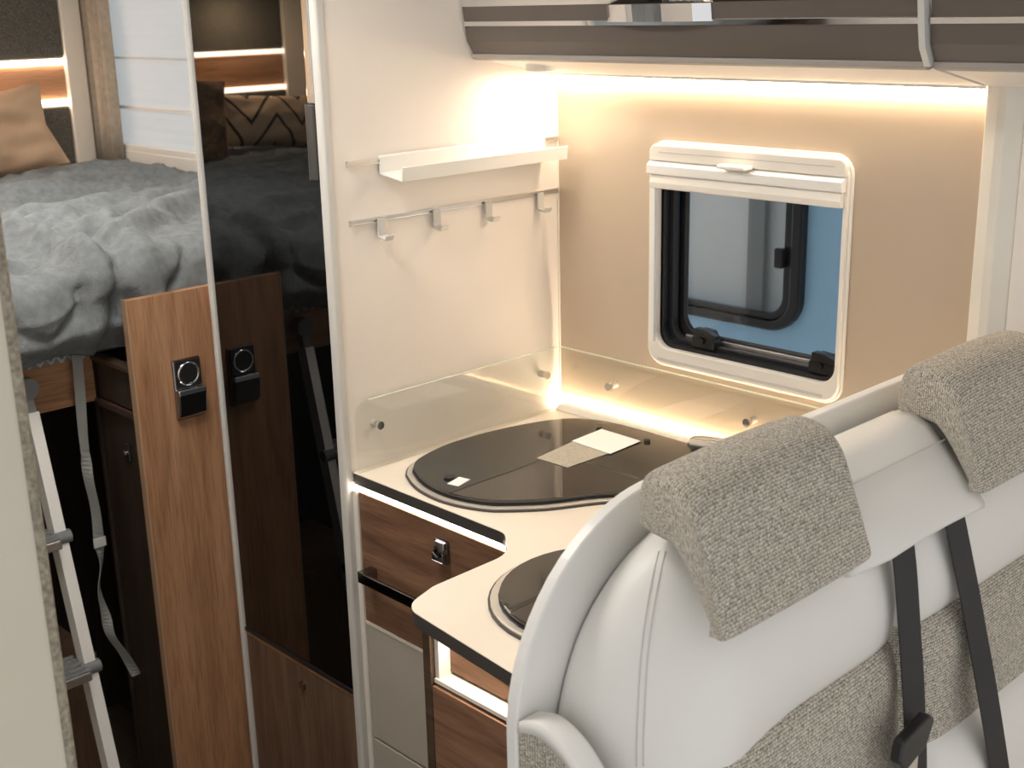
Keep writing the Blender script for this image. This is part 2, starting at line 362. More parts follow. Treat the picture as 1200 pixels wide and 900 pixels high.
# roller blind cassette and two bars
bl = prism('blind_cassette', fillet([(.2405, 1.4265), (.6355, 1.4265), (.6355, 1.4555), (.2405, 1.4555)], [0, 0, .028, .028], 7), 'y', -.018, -.0005, 'winframe', w1, bevel=.003)
box('cassette_groove', .262, .615, -.0188, -.0178, 1.4415, 1.4435, 'greyalu', bl)
prism('blind_bar', fillet([(-.026, 1.404), (-.026, 1.420), (-.018, 1.426), (.004, 1.426), (.004, 1.404)], .003, 3), 'x', .241, .634, 'white', w1, bevel=.001)
prism('blind_bar', fillet([(-.022, 1.379), (-.024, 1.390), (-.018, 1.4035), (.004, 1.4035), (.004, 1.379)], .003, 3), 'x', .246, .631, 'winframe', w1, bevel=.001)
box('blind_handle', .406, .464, -.044, -.0185, 1.4262, 1.4335, 'white', w1, bevel=.003)
box('blind_rail', .246, .256, -.0195, -.0135, 1.10, 1.379, 'white', w1, bevel=.001)

# what stands outside: a neighbouring vehicle with its own window
nv = thing('neighbouring_vehicle', 'blue vehicle flank with black rubber framed window, seen through the kitchen window', 'vehicle', (-.4, .9, 0))
NO = (-.80, -.025, .885, 1.45); NI = (-.74, -.085, .925, 1.39)
ow = [(-3, 0), (3, 0), (3, 2.6), (-3, 2.6)]
boxes('flank', [(-.95, -.77, .9, .95, 0, 2.2), (-.055, 1.3, .9, .95, 0, 2.2), (-.77, -.055, .9, .95, 0, .915), (-.77, -.055, .9, .95, 1.42, 2.2)], 'blue', nv)
rr_o = rrect(*NO, .09); rr_i = rrect(NO[0]+.033, NO[1]-.033, NO[2]+.024, NO[3]-.033, .065); rr_j = rrect(*NI, .05)
ring('window_rubber', rr_o, rr_i, 'y', .875, .905, 'rubber', nv, bevel=.006)
ring('window_frame', rr_i, rr_j, 'y', .889, .908, 'blackpl', nv, bevel=.004)
prism('window_pane', rr_j, 'y', .900, .903, 'acryl', nv)
box('window_catch', -.100, -.075, .868, .889, 1.05, 1.10, 'blackpl', nv, bevel=.004)
box('inner_blind', -.79, -.035, .952, .958, .87, 1.44, 'whitebody', nv)
for ca, cb in ((-.60, -.585), (-.54, -.53), (-.22, -.17)): box('curtain_edge', ca, cb, .925, .94, .87, 1.44, 'greyint', nv)
box('sill_line', -.95, 1.1, .892, .9, .80, .815, 'whitebody', nv, bevel=.003)

# ------------------------------------------------------------------ upper cabinets
def upper(x0, x1, handle, lab):
    t = thing('wall_cabinet', lab, 'cabinet', ((x0+x1)/2, -.1, 1.58), 'taupe wall cabinets above the worktop')
    body = [(0, 2.02), (-.285, 2.02), (-.238, 1.705), (-.205, 1.616), (-.186, 1.606), (0, 1.606)]
    prism('carcass', body, 'x', x0, x1, 'cream', t)
    prism('valance', [(-.200, 1.6065), (-.188, 1.602), (-.055, 1.574), (-.022, 1.5715), (-.022, 1.6065)], 'x', x0, x1, 'wall', t)
    prism('lower_trim', fillet([(-.214, 1.6145), (-.213, 1.605), (-.203, 1.602), (-.186, 1.606)], [.002, .003, 0, 0], 2), 'x', x0, x1, 'cablip', t, bevel=.0008)
    d = prism('door', [(-.250, 1.760), (-.235, 1.690), (-.230, 1.660), (-.226, 1.635), (-.2125, 1.6135), (-.204, 1.6155), (-.237, 1.703), (-.262, 1.83), (-.292, 1.97), (-.305, 1.97), (-.272, 1.83)], 'x', x0+.003, x1-.003, 'cab', t, bevel=.001)
    prism('trim_strip', [(-.2365, 1.692), (-.245, 1.714), (-.242, 1.716), (-.2335, 1.692)], 'x', x0+.003, x1-.003, 'chrome', d)
    prism('trim_strip', [(-.2330, 1.660), (-.2343, 1.6675), (-.231, 1.6675), (-.2295, 1.660)], 'x', x0+.003, x1-.003, 'chrome', d)
    if handle:
        xa, xb = handle
        pts = [Vector((xa, -.237, 1.678)), Vector((xa+.012, -.247, 1.678)), Vector((xa+.035, -.256, 1.678)), Vector(((xa+xb)/2, -.263, 1.678)), Vector((xb-.035, -.256, 1.678)), Vector((xb-.012, -.247, 1.678)), Vector((xb, -.237, 1.678))]
        pts = spline(pts, 5); rows = []
        for p in pts: rows.append([p+Vector((0, -.002, .0125)), p+Vector((0, .003, .0125)), p+Vector((0, .006, -.0125)), p+Vector((0, .0015, -.0125))])
        grid('handle', rows, 'chrome', d, closed=True, caps=True, smooth=False)
    return t
upper(.0005, .862, (.338, .538), 'taupe wall cabinet with bowed chrome handle over the kitchen window')
upper(.872, 1.60, (1.15, 1.35), 'taupe wall cabinet above the bench, beyond the pale upright strip')
dv = prism('cabinet_divider', [(-.300, 1.97), (-.262, 1.76), (-.246, 1.690), (-.240, 1.655), (-.234, 1.630), (-.218, 1.607), (-.19, 1.608), (-.19, 1.97)], 'x', .8625, .8715, 'greyalu')
tag(dv, 'pale grey upright strip dividing the two taupe wall cabinets', 'trim strip')
# strip light under the cabinet (upper edge of the splashback)
ls = thing('strip_light', 'bright warm strip light along the top edge of the beige splashback', 'light', (.43, -.012, 1.56))
box('housing', .003, .850, -.0215, -.0005, 1.567, 1.5715, 'white', ls)
box('diffuser', .004, .849, -.014, -.001, 1.5615, 1.567, 'led', ls)
# small downlight
sp = thing('downlight', 'small round downlight under the wall cabinet beside the white partition', 'light', (.10, -.125, 1.58))
SPX, SPY = .085, -.125; SPZ = 1.596
ringo = [(SPX+.028*math.cos(a*math.pi/12), SPY+.028*math.sin(a*math.pi/12)) for a in range(24)]; ringi = [(SPX+.021*math.cos(a*math.pi/12), SPY+.021*math.sin(a*math.pi/12)) for a in range(24)]
ring('bezel', ringo, ringi, 'z', SPZ-.014, SPZ+.004, 'white', sp)
prism('lens', ringi, 'z', SPZ-.012, SPZ-.008, emit('downlight_lens', (1, .86, .68), 95), sp)

# ------------------------------------------------------------------ shelf and hooks on the white partition
sh = thing('wall_shelf', 'small white tray shelf hung on a rail on the white partition', 'shelf', (.03, -.24, 1.42))
boxes('rail', [(0, .003, -.498, -.003, 1.445, 1.4545), (.003, .006, -.498, -.003, 1.4515, 1.4545), (.003, .006, -.498, -.003, 1.445, 1.447)], 'alu', sh)
prism('tray', fillet([(.003, 1.459), (.003, 1.427), (.063, 1.419), (.066, 1.4425), (.063, 1.443), (.0605, 1.4225), (.0065, 1.430), (.0065, 1.456)], 0, 2), 'y', -.432, -.040, 'white', sh, bevel=.0006)
hr = thing('hook_rail', 'slim aluminium rail with four white hooks on the white partition', 'hook rail', (.01, -.25, 1.33))
boxes('rail', [(0, .003, -.498, -.003, 1.3475, 1.3565), (.003, .006, -.498, -.003, 1.3535, 1.3565), (.003, .006, -.498, -.003, 1.3475, 1.3495)], 'alu', hr)
for hy in (-.436, -.314, -.190, -.056):
    prism('hook', fillet([(.006, 1.3535), (.006, 1.322), (.026, 1.318), (.031, 1.327), (.028, 1.328), (.024, 1.3215), (.0095, 1.325), (.0095, 1.3535)], 0), 'y', hy-.0085, hy+.0085, 'greyalu', hr, bevel=.0008)

# ------------------------------------------------------------------ worktop, base units
ZC = .92
OUT = [(.0005, -.0005), (.0005, -.523), (.385, -.523), (.445, -.572), (.447, -.72), (.468, -.787), (.866, -.826), (.866, -.0005)]
OUTF = fillet(OUT, [0, .004, .035, .06, .06, .042, .004, 0], 8)
wt = thing('worktop', 'cream L shaped kitchen worktop with a dark edge', 'worktop', (.4, -.3, ZC-.021))
prism('top_laminate', OUTF, 'z', ZC-.0012, ZC, 'worktop', wt)
prism('edge_band', OUTF, 'z', ZC-.021, ZC-.0012, 'edge', wt)
# corner drawer unit
du = thing('drawer_unit', 'brown oak drawer over greige fronts beside the fridge', 'cabinet', (.25, -.3, 0))
FY = -.512
box('carcass', .001, .488, FY+.002, -.002, .06, .899, 'cream', du)
prism('stile', fillet([(.001, FY+.003), (.001, FY-.016), (.0145, FY-.016), (.0145, FY+.003)], [0, .003, .003, 0], 3), 'z', .06, .889, 'cream', du)
dr = box('drawer_front', .016, .486, FY-.012, FY+.002, .641, .888, 'oakdark', du, bevel=.0012)
hx0, hx1, hz = .040, .250, .745
prism('handle', fillet([(hx0, FY-.012), (hx0, FY-.044), (hx1, FY-.044), (hx1, FY-.012), (hx1-.009, FY-.012), (hx1-.009, FY-.036), (hx0+.018, FY-.036), (hx0+.018, FY-.012)], [0, .004, .004, 0, 0, .006, .006, 0], 4), 'z', hz-.010, hz+.010, 'darkchrome', dr, bevel=.0015)
lk = prism('lock', rrect(.222, .255, .826, .866, .004, 3), 'y', FY-.018, FY-.012, 'darkchrome', dr, bevel=.001)
prism('lock_flap', [(.224, .846), (.2385, .838), (.253, .846), (.253, .829), (.224, .829)], 'y', FY-.026, FY-.018, 'darkchrome', lk, bevel=.002)
prism('lock_button', [(.226, .863), (.251, .863), (.251, .851), (.2385, .843), (.226, .851)], 'y', FY-.022, FY-.018, 'chrome', lk, bevel=.002)
box('front_panel', .016, .486, FY-.012, FY+.002, .405, .635, 'greige', du, bevel=.0015)
box('front_panel', .016, .486, FY-.012, FY+.002, .065, .400, 'greige', du, bevel=.0015)
box('joint_profile', .016, .486, FY-.013, FY+.002, .6352, .6408, 'cream', du)
li = thing('strip_light', 'white strip light glowing under the worktop edge above the brown drawer', 'light', (.2, -.515, .89))
box('diffuser', .003, .470, FY-.010, FY-.0005, .8925, .8985, 'ledcool', li)
# projecting unit
PY = -.772
pu = thing('projecting_unit', 'oak fronted base unit projecting towards the bench with lit recessed grip', 'cabinet', (.67, -.4, 0))
box('carcass', .489, .864, -.745, -.003, .06, .899, 'oaklow', pu)
box('stile', .489, .5045, PY-.006, -.745, .06, .8985, 'rail', pu, bevel=.001)
box('inner_stile', .505, .513, PY+.002, -.745, .822, .8985, 'cream', pu)
box('recessed_panel', .513, .864, -.750, -.745, .826, .899, 'oakdark', pu)
box('grip_ledge', .505, .864, PY-.001, -.7455, .8145, .8215, 'cream', pu, bevel=.001)
box('drawer_front', .506, .864, PY-.006, -.7455, .45, .812, 'oakdark', pu, bevel=.0015)
box('drawer_front', .506, .864, PY-.006, -.7455, .07, .445, 'oakdark', pu, bevel=.0015)
l3 = thing('strip_light', 'hidden strip light glowing over the oak recessed grip beside the bench', 'light', (.68, -.76, .895))
box('diffuser', .515, .862, -.757, -.751, .8925, .8985, 'ledgrip', l3)

# hob with smoked glass lid
def scale_poly(P, d):                 # offset a convex-ish outline outward by d
    n = len(P); out = []
    for i in range(n):
        a, c = Vector(P[i-1]), Vector(P[(i+1) % n]); t = (c-a).normalized(); out.append((P[i][0]+t.y*d, P[i][1]-t.x*d))
    return out
HB = [(.094, -.462), (.066, -.428), (.046, -.352), (.046, -.286), (.052, -.228), (.066, -.171), (.084, -.120), (.107, -.085), (.140, -.062), (.184, -.050), (.24, -.046), (.42, -.046), (.55, -.046), (.565, -.10), (.55, -.18), (.50, -.235), (.45, -.28), (.404, -.333), (.361, -.408), (.316, -.459), (.293, -.476), (.257, -.490), (.215, -.4965), (.168, -.492), (.130, -.480)]
HBs = [tuple(p)[:2] for p in spline([(x, y, 0) for x, y in HB+HB[:1]], 4)][:-1]
def ccw(P):
    return P if sum(P[i-1][0]*P[i][1]-P[i][0]*P[i-1][1] for i in range(len(P))) > 0 else P[::-1]
HBs = ccw(HBs)
hb = thing('hob', 'gas hob under a large smoked glass lid set into the cream worktop', 'hob', (.3, -.27, ZC))
ring('rim', scale_poly(HBs, .0115), scale_poly(HBs, -.004), 'z', ZC, ZC+.006, 'steel', hb, bevel=.0012)
ring('rim_gasket', scale_poly(HBs, .0145), scale_poly(HBs, .0118), 'z', ZC, ZC+.0035, 'edge', hb)
ring('lid_gasket', scale_poly(HBs, .0022), scale_poly(HBs, -.006), 'z', ZC+.006, ZC+.0095, 'rubber', hb)
lid = prism('glass_lid', HBs, 'z', ZC+.0095, ZC+.0155, 'hobglass', hb, bevel=.0008)
ZL = ZC+.0155
for q in ((702, 502), (758, 518)):
    p = at(*q, 'z', ZL); cyl('hinge_cap', (p.x, p.y, ZL), (p.x, p.y, ZL+.004), .006, 'blackpl', lid, 14)
p = at(527, 560, 'z', ZL); cyl('lid_stop', (p.x, p.y, ZL), (p.x, p.y, ZL+.003), .010, 'blackpl', lid, 18)
def card(name, quad, z, th, mat, parent=None):
    P = [at(*q, 'z', z) for q in quad]; return prism(name, [(p.x, p.y) for p in P], 'z', z, z+th, mat, parent)
st = card('sticker', [(524, 567), (538, 559), (551, 562), (537, 570)], ZL+.0002, .0004, 'paper', lid)
lf = thing('leaflet', 'open leaflet with one white and one printed page lying on the hob lid', 'leaflet', (.25, -.18, ZL))
card('blank_page', [(670, 517), (705, 503), (751, 517), (715, 532)], ZL+.0018, .0006, 'paper', lf)
card('printed_page', [(629, 537), (670.5, 518), (713, 531.5), (665, 548)], ZL+.0004, .0006, 'print', lf)
# sink
def circ(cx, cy, r, n=40): return [(cx+r*math.cos(2*math.pi*i/n), cy+r*math.sin(2*math.pi*i/n)) for i in range(n)]
SX, SY, SR = .650, -.585, .158
sk = thing('sink', 'round sink under a smoked glass lid with steel rim beside the bench shell', 'sink', (SX, SY, ZC))
ring('rim', circ(SX, SY, SR), circ(SX, SY, SR-.015), 'z', ZC, ZC+.006, 'steel', sk, bevel=.0012)
ring('rim_gasket', circ(SX, SY, SR+.003), circ(SX, SY, SR+.0002), 'z', ZC, ZC+.0035, 'edge', sk)
ring('lid_gasket', circ(SX, SY, SR-.0115), circ(SX, SY, SR-.020), 'z', ZC+.006, ZC+.0095, 'rubber', sk)
prism('glass_lid', circ(SX, SY, SR-.0135), 'z', ZC+.0095, ZC+.0155, 'hobglass', sk, bevel=.0008)
# tap
tp = thing('tap', 'low chrome tap by the window wall, mostly behind the bench', 'tap', (.52, -.07, ZC))
cyl('base', (.600, -.075, ZC), (.600, -.075, ZC+.05), .024, 'chrome', tp, 24)
rows = []
for i, (x, z, w, h) in enumerate([(.388, .951, .007, .006), (.391, .952, .015, .011), (.402, .953, .019, .0135), (.44, .957, .02, .014), (.52, .962, .021, .015), (.60, .966, .023, .018), (.618, .966, .014, .010)]):
    rows.append([Vector((x, -.072+w*math.cos(a*math.pi/8), z+h*math.sin(a*math.pi/8))) for a in range(16)])
grid('spout', rows, 'chrome', tp, closed=True, caps=True)
cyl('aerator', (.400, -.072, .944), (.400, -.072, .938), .010, 'darkchrome', tp, 14)
tube('lever', [(.600, -.075, .982), (.600, -.075, .995), (.640, -.075, 1.005)], .007, 'chrome', tp)

# glass upstands with steel standoffs, lit from the profile behind them
GZ = 1.047
g1 = thing('glass_upstand', 'low glass upstand with rounded corner standing before the white partition', 'glass panel', (.015, -.26, ZC), 'glass upstands around the worktop')
prism('pane', fillet([(-.520, ZC+.0002), (-.018, ZC+.0002), (-.018, GZ), (-.520, GZ)], [0, 0, 0, .026], 7), 'x', .012, .017, 'glass', g1, bevel=.0004)
prism('edge_glow_strip', [(-.490, GZ), (-.020, GZ), (-.020, GZ+.0012), (-.490, GZ+.0012)], 'x', .0122, .0168, 'edgeglow', g1)  # pale strip painted for the glow along the glass edge
for y_ in (-.472, -.058):
    s_ = cyl('standoff', (.0002, y_, .998), (.0118, y_, .998), .0065, 'steel', g1, 16); cyl('standoff_cap', (.0172, y_, .998), (.0225, y_, .998), .0075, 'chrome', s_, 18)
g2 = thing('glass_upstand', 'long low glass upstand standing below the kitchen window', 'glass panel', (.43, -.015, ZC), 'glass upstands around the worktop')
box('pane', .0185, .850, -.020, -.015, ZC+.0125, GZ, 'glass', g2, bevel=.0004)
box('edge_glow_strip', .019, .850, -.0198, -.0152, GZ, GZ+.0014, 'edgeglow', g2)  # pale strip in place of strip light carried through the glass edge
for x_ in (.149, .47, .78):
    s_ = cyl('standoff', (x_, -.0002, .993), (x_, -.0148, .993), .0065, 'steel', g2, 16); cyl('standoff_cap', (x_, -.0202, .993), (x_, -.0255, .993), .0075, 'chrome', s_, 18)
l4 = thing('strip_light', 'warm strip light shining up behind the glass upstand below the window', 'light', (.43, -.02, ZC))
prism('profile', fillet([(-.034, ZC+.0003), (-.034, ZC+.004), (-.026, ZC+.0118), (-.0105, ZC+.0118), (-.0105, ZC+.0003)], 0), 'x', .019, .850, 'cream', l4, bevel=.0006)
box('diffuser', .004, .850, -.0095, -.0015, ZC+.0005, ZC+.007, 'ledlow', l4)

# ------------------------------------------------------------------ fridge column
FX0, FX1 = -.392, -.0145
fr = thing('fridge', 'tall slim fridge with glossy black glass door beside the white partition', 'fridge', (-.2, -.3, .47))
box('body', FX0, FX1, YF+.02, .09, .478, 2.0, 'blackpl', fr)
dd = box('glass_door', FX0+.003, FX1, YF, YF+.018, .487, 2.0, 'fridgeglass', fr, bevel=.002)
box('door_foot', FX0+.003, FX1, YF-.003, YF+.018, .478, .4868, 'blackpl', fr, bevel=.002)
box('handle', -.036, -.0155, YF-.012, YF-.0002, 1.425, 1.548, plain('smoked_handle', (.05, .05, .05), .25), dd, bevel=.003)
box('handle', -.034, -.0155, YF-.010, YF-.0002, 1.5485, 1.80, 'chrome', dd, bevel=.003)
box('handle_edge', -.0395, -.0362, YF-.011, YF-.0002, 1.425, 1.548, 'darkchrome', dd, bevel=.001)
lo = thing('lower_locker', 'brown oak locker with small lock beneath the black fridge', 'cabinet', (-.2, -.3, 0))
box('body', FX0, FX1, YF+.02, .09, .03, .474, 'oaklow', lo)
ld = box('door', FX0+.003, FX1, YF+.001, YF+.019, .035, .470, 'oaklow', lo, bevel=.001)
box('top_profile', FX0+.003, FX1, YF, YF+.019, .4705, .4755, 'oaky', lo)
pl = at(355, 803, 'y', YF)
cyl('lock', (pl.x, YF+.001, pl.z), (pl.x, YF-.005, pl.z), .009, 'darkchrome', ld, 16)
tr = prism('corner_profile', fillet([(-.4055, YF+.012), (-.4055, YF-.006), (-.3925, YF-.006), (-.3925, YF+.012)], [0, .005, .005, 0], 4), 'z', 0, 2.02, 'greyalu')
tag(tr, 'light grey upright profile between the oak panel and the black fridge', 'profile')
tag(box('fridge_side_panel', -.4045, -.3935, YF+.013, .098, 0, 2.015, 'wall'), 'white side panel of the fridge column towards the bed', 'panel')

# ------------------------------------------------------------------ wardrobe end under the bed
wd = thing('wardrobe', 'narrow oak wardrobe front with black push latch below the bed', 'wardrobe', (-.5, -.6, 0))
OX = -.42
box('front_panel', OX-.016, OX, -.698, YF+.012, .02, 1.193, 'oak', wd, bevel=.001)
box('front_edging', OX-.017, OX+.0004, -.7008, -.6982, .02, 1.194, plain('oak_edging', (.42, .27, .17), .5), wd)
box('side_panel', -.597, OX-.018, -.690, -.675, .02, .958, 'wenge', wd)
box('side_ledge', -.597, OX-.018, -.700, -.6905, .959, .972, 'rail', wd, bevel=.002)
box('side_upper_panel', -.597, OX-.018, -.690, -.675, .973, 1.050, 'wenge', wd)
box('side_rail', -.597, OX-.018, -.700, -.675, 1.0605-.010, 1.060, 'rail', wd, bevel=.002)
box('rear_panel', -.62, -.61, -.69, .09, .02, 1.05, 'wenge', wd)
la = thing('tmp', 'x', 'x'); bpy.data.objects.remove(la)
lt = box('latch', OX, OX+.007, -.623, -.564, .945, 1.064, 'darkchrome', wd, bevel=.003)
box('latch_frame', OX+.007, OX+.010, -.621, -.566, 1.008, 1.062, 'blackpl', lt, bevel=.002)
by, bz = -.5935, 1.035
pts = [(OX+.010, by+.021*math.cos(a), bz+.021*math.sin(a)) for a in [2*math.pi*i/28 for i in range(29)]]
tube('button_ring', pts, .0028, 'chrome', lt, 8, cap=False)
cyl('button', (OX+.009, by, bz), (OX+.0125, by, bz), .0185, 'blackpl', lt, 28)
prism('pull', fillet([(OX+.007, 1.006), (OX+.020, 1.006), (OX+.022, .998), (OX+.016, .955), (OX+.007, .946)], [0, .002, .003, .008, 0], 4), 'y', -.623, -.564, 'darkchrome', lt, bevel=.002)
box('pull_edge', OX+.010, OX+.0215, -.622, -.565, 1.0045, 1.0075, 'chrome', lt, bevel=.001)
pk = at(152, 530, 'y', -.69)
sl = box('side_lock', pk.x-.008, pk.x+.008, -.696, -.690, pk.z-.018, pk.z+.018, 'blackpl', wd, bevel=.002)
cyl('lock_core', (pk.x, -.696, pk.z), (pk.x, -.700, pk.z), .005, 'chrome', sl, 12)

# ------------------------------------------------------------------ bed
BZ = 1.262
bd = thing('bed', 'high fixed bed with oak front board', 'bed', (-1.3, -.9, 0))
box('front_board', -.612, -.596, -1.16, -.6955, .966, 1.058, 'oaky', bd, bevel=.001)
box("bed_base", -2.003, -.598, -1.94, .095, 1.0605, 1.085, 'greypl', bd)
box("mattress", -2.003, -.53, -1.935, .09, 1.0855, 1.205, plain('mattress_cover', (.5, .5, .5), .9), bd, bevel=.03, seg=3)
# zigzag edging of the slatted base mesh
rows = []
for i in range(121):
    y_ = -1.14+.43*i/120; z_ = 1.066+.006*math.sin(i*1.05)
    rows.append([Vector((-.590, y_, z_+.004)), Vector((-.587, y_, z_+.004)), Vector((-.587, y_, z_-.003)), Vector((-.590, y_, z_-.003))])
grid('zigzag_edging', rows, plain('grey_edging', (.42, .44, .46), .6), bd, closed=True, caps=True, smooth=False)
box('edging_strip', -.594, -.5905, -1.15, -.70, 1.0585, 1.075, 'greypl', bd)
# under-bed space
uc = thing('underbed_step', 'dark brown step box on the floor under the bed', 'step', (-.8, -.9, 0))
box('box', -1.02, -.74, -1.13, -.70, 0, .36, 'oaklow', uc, bevel=.002)
struct(box('wall_underbed', -1.12, -1.10, -1.94, .09, 0, 1.05, 'wenge'))
tag(box('wardrobe_far', -1.09, OX-.02, -1.94, -1.165, 0, 1.05, 'wenge'), 'dark wood cupboard across the aisle under the bed', 'cupboard')

def ridge(v, sharp): return max(0, 1-abs(v)*2.4)**sharp
def fold(y, x):
    """height of the crumpled blanket over the mattress"""
    q = noise.noise(Vector((x*1.7+y*.4, y*1.4, 3.1))); q2 = noise.noise(Vector((x*3.1, y*3.3, 8.4)))
    u = x+.22*y*math.sin(x*2.3+1)+.16*q
    r1 = ridge(noise.noise(Vector((u*6.2, y*1.1+q, .7))), 2.4)
    r2 = ridge(noise.noise(Vector((u*11+4+q2, y*2.0-q*2, 9.2))), 2.6)
    r3 = ridge(noise.noise(Vector((u*7+y*9+3, y*5-x*4, 5.5+q))), 2.2)
    w = .5+.5*noise.noise(Vector((x*2.2+9, y*2.0, 4)))
    return .018*r1*(.5+w)+.016*r2+.014*r3*(1.3-w)+.010*noise.noise(Vector((x*3, y*3, 1)))
def crease_set(L, ax, val):
    out = []
    for px, amp, wd_ in L:
        P = [at(*p, ax, val) for p in px]; P = [(p.x, p.y) if ax == 'z' else (p.y, p.z) for p in P]
        P = [tuple(v)[:2] for v in spline([(a_, b_, 0) for a_, b_ in P], 5)]; out.append((P, amp, wd_))
    return out
TOPC = crease_set([([(-60, 236), (0, 226), (60, 212), (128, 196)], .022, .05), ([(-60, 252), (0, 246), (80, 239), (150, 229), (240, 219)], .022, .035), ([(-40, 238), (60, 224), (150, 212), (240, 206)], -.012, .03),
    ([(-60, 268), (0, 263), (70, 252), (130, 243), (185, 226)], .018, .028), ([(142, 296), (160, 268), (188, 250), (240, 239)], .040, .036), ([(150, 262), (185, 243), (230, 232)], -.014, .02),
    ([(-40, 268), (0, 271), (45, 275), (90, 287), (138, 312)], .030, .03), ([(100, 262), (124, 258), (132, 276)], .022, .022), ([(20, 296), (80, 272), (110, 266)], -.016, .03),
    ([(170, 300), (205, 275), (240, 262)], .020, .03), ([(-60, 205), (0, 203), (70, 196), (140, 192)], .014, .05), ([(40, 262), (100, 248), (150, 240)], .012, .014), ([(-20, 256), (60, 245), (120, 238)], -.010, .012)], 'z', 1.285)
FRC = crease_set([([(135, 318), (137, 345), (139, 372)], -.020, .010), ([(98, 340), (92, 368), (72, 392)], -.018, .010), ([(202, 340), (214, 320), (224, 296)], -.020, .010), ([(15, 384), (40, 398), (60, 402)], -.014, .012),
    ([(60, 300), (95, 318), (130, 330)], .016, .022), ([(160, 300), (180, 325), (185, 350)], .018, .030), ([(30, 320), (40, 360), (50, 390)], .020, .045), ([(112, 340), (115, 370), (118, 395)], .016, .022)], 'x', -.455)
def crease(S_, a, b_):
    h = 0
    for P, amp, wd_ in S_:
        best = 9
        for i in range(len(P)-1):
            ax_, ay_ = P[i]; dx, dy = P[i+1][0]-ax_, P[i+1][1]-ay_; L2 = dx*dx+dy*dy
            t = 0 if L2 == 0 else max(0, min(1, ((a-ax_)*dx+(b_-ay_)*dy)/L2))
            d2 = (a-ax_-dx*t)**2+(b_-ay_-dy*t)**2
            if d2 < best: best = d2
        if best < 9*wd_*wd_: h += amp*math.exp(-best/(wd_*wd_))
    return h
rows = []
NY, NXT, NF = 230, 190, 60
for j in range(NY+1):
    y_ = -1.92+(1.965)*j/NY; row = []
    for i in range(NXT+1):
        x_ = -2.0+(1.465)*i/NXT
        z_ = BZ+fold(y_, x_)-.010+(crease(TOPC, x_, y_) if y_ > -1.05 else 0)
        back = min(1, (x_+2.035)/.3); z_ = 1.262+(z_-1.262)*(.15+.85*back)
        row.append(Vector((x_, y_, z_)))
    ztop = row[-1].z
    hem = 1.078+.020*noise.noise(Vector((y_*6, 2, 2)))+.012*math.sin(y_*23+1)
    if y_ > -.72: hem = max(hem, 1.085)
    for i in range(1, NF+1):
        t = i/NF; a = min(t/.3, 1)*math.pi/2; zc = ztop-.055
        if t <= .3: x_ = -.535+.075*math.sin(a); z_ = zc+.055*math.cos(a)
        else:
            s = (t-.3)/.7; z_ = zc+(hem-zc)*s; x_ = -.46-.10*max(0, s-.55)**1.4*2.0
            x_ += 0
        w = min(1, t/.25)
        f1 = ridge(noise.noise(Vector((y_*4.2+z_*3.5, z_*2.5, 6.6))), 2)
        f2 = ridge(noise.noise(Vector((y_*9-z_*7, z_*4, 1.6))), 2.2); f3 = ridge(noise.noise(Vector((y_*3-z_*14, y_*5+z_*5, 2.6))), 2)
        x_ += w*(.014*f1+.012*f2+.008*f3-.012+(crease(FRC, y_, z_) if y_ > -1.05 else 0))
        if y_ > -.715: x_ = min(x_, OX-.0185)
        row.append(Vector((x_, y_, z_)))
    rows.append(row)
bk = grid('blanket', rows, 'blanket', None, thick=.006)
tag(bk, 'crumpled grey plush blanket spread over the high bed', 'blanket')

def pillow(name, c, w, h, d, rot, mat, lab, crease=.0, n=26, fringe=0):
    rows = []; R = rot.to_matrix() if hasattr(rot, 'to_matrix') else rot
    for s in (1, -1):
        rng = range(n+1) if s == 1 else range(n, -1, -1)
        for i in rng:
            u = -1+2*i/n; row = []
            for k in range(n+1):
                v = -1+2*k/n
                e = (1-abs(u)**2.6)*(1-abs(v)**2.6); e = max(e, 0)**.55
                px = 1-.10*(1-abs(v))*abs(u)**3; py = 1-.10*(1-abs(u))*abs(v)**3
                nz_ = noise.noise(Vector((u*2.3+c[0]*9, v*2.3+c[1]*7, s*1.7)))*crease
                p = Vector((s*d*e*.5+nz_*e*d, u*px*w/2, v*py*h/2))
                row.append(Vector(c)+R @ p)
            rows.append(row)
    o = grid(name, rows, mat, None); tag(o, lab, 'pillow')
    return o
from mathutils import Euler
pillow('pillow', (-1.865, -.395, 1.365), .50, .24, .15, Euler((math.radians(9), math.radians(-20), math.radians(-8))), 'tan', 'tan cotton pillow leaning on the headboard near the curtain', .35)
pillow('pillow', (-1.80, -1.60, 1.355), .32, .17, .13, Euler((math.radians(4), math.radians(-20), math.radians(14))), 'chevron', 'cream pillow with dark zigzag pattern on the far side of the bed', .1)
pillow('pillow', (-1.72, -1.265, 1.385), .26, .27, .13, Euler((math.radians(10), math.radians(-18), math.radians(5))), 'fluffy', 'brown fluffy cushion beside the zigzag pillow', .5)

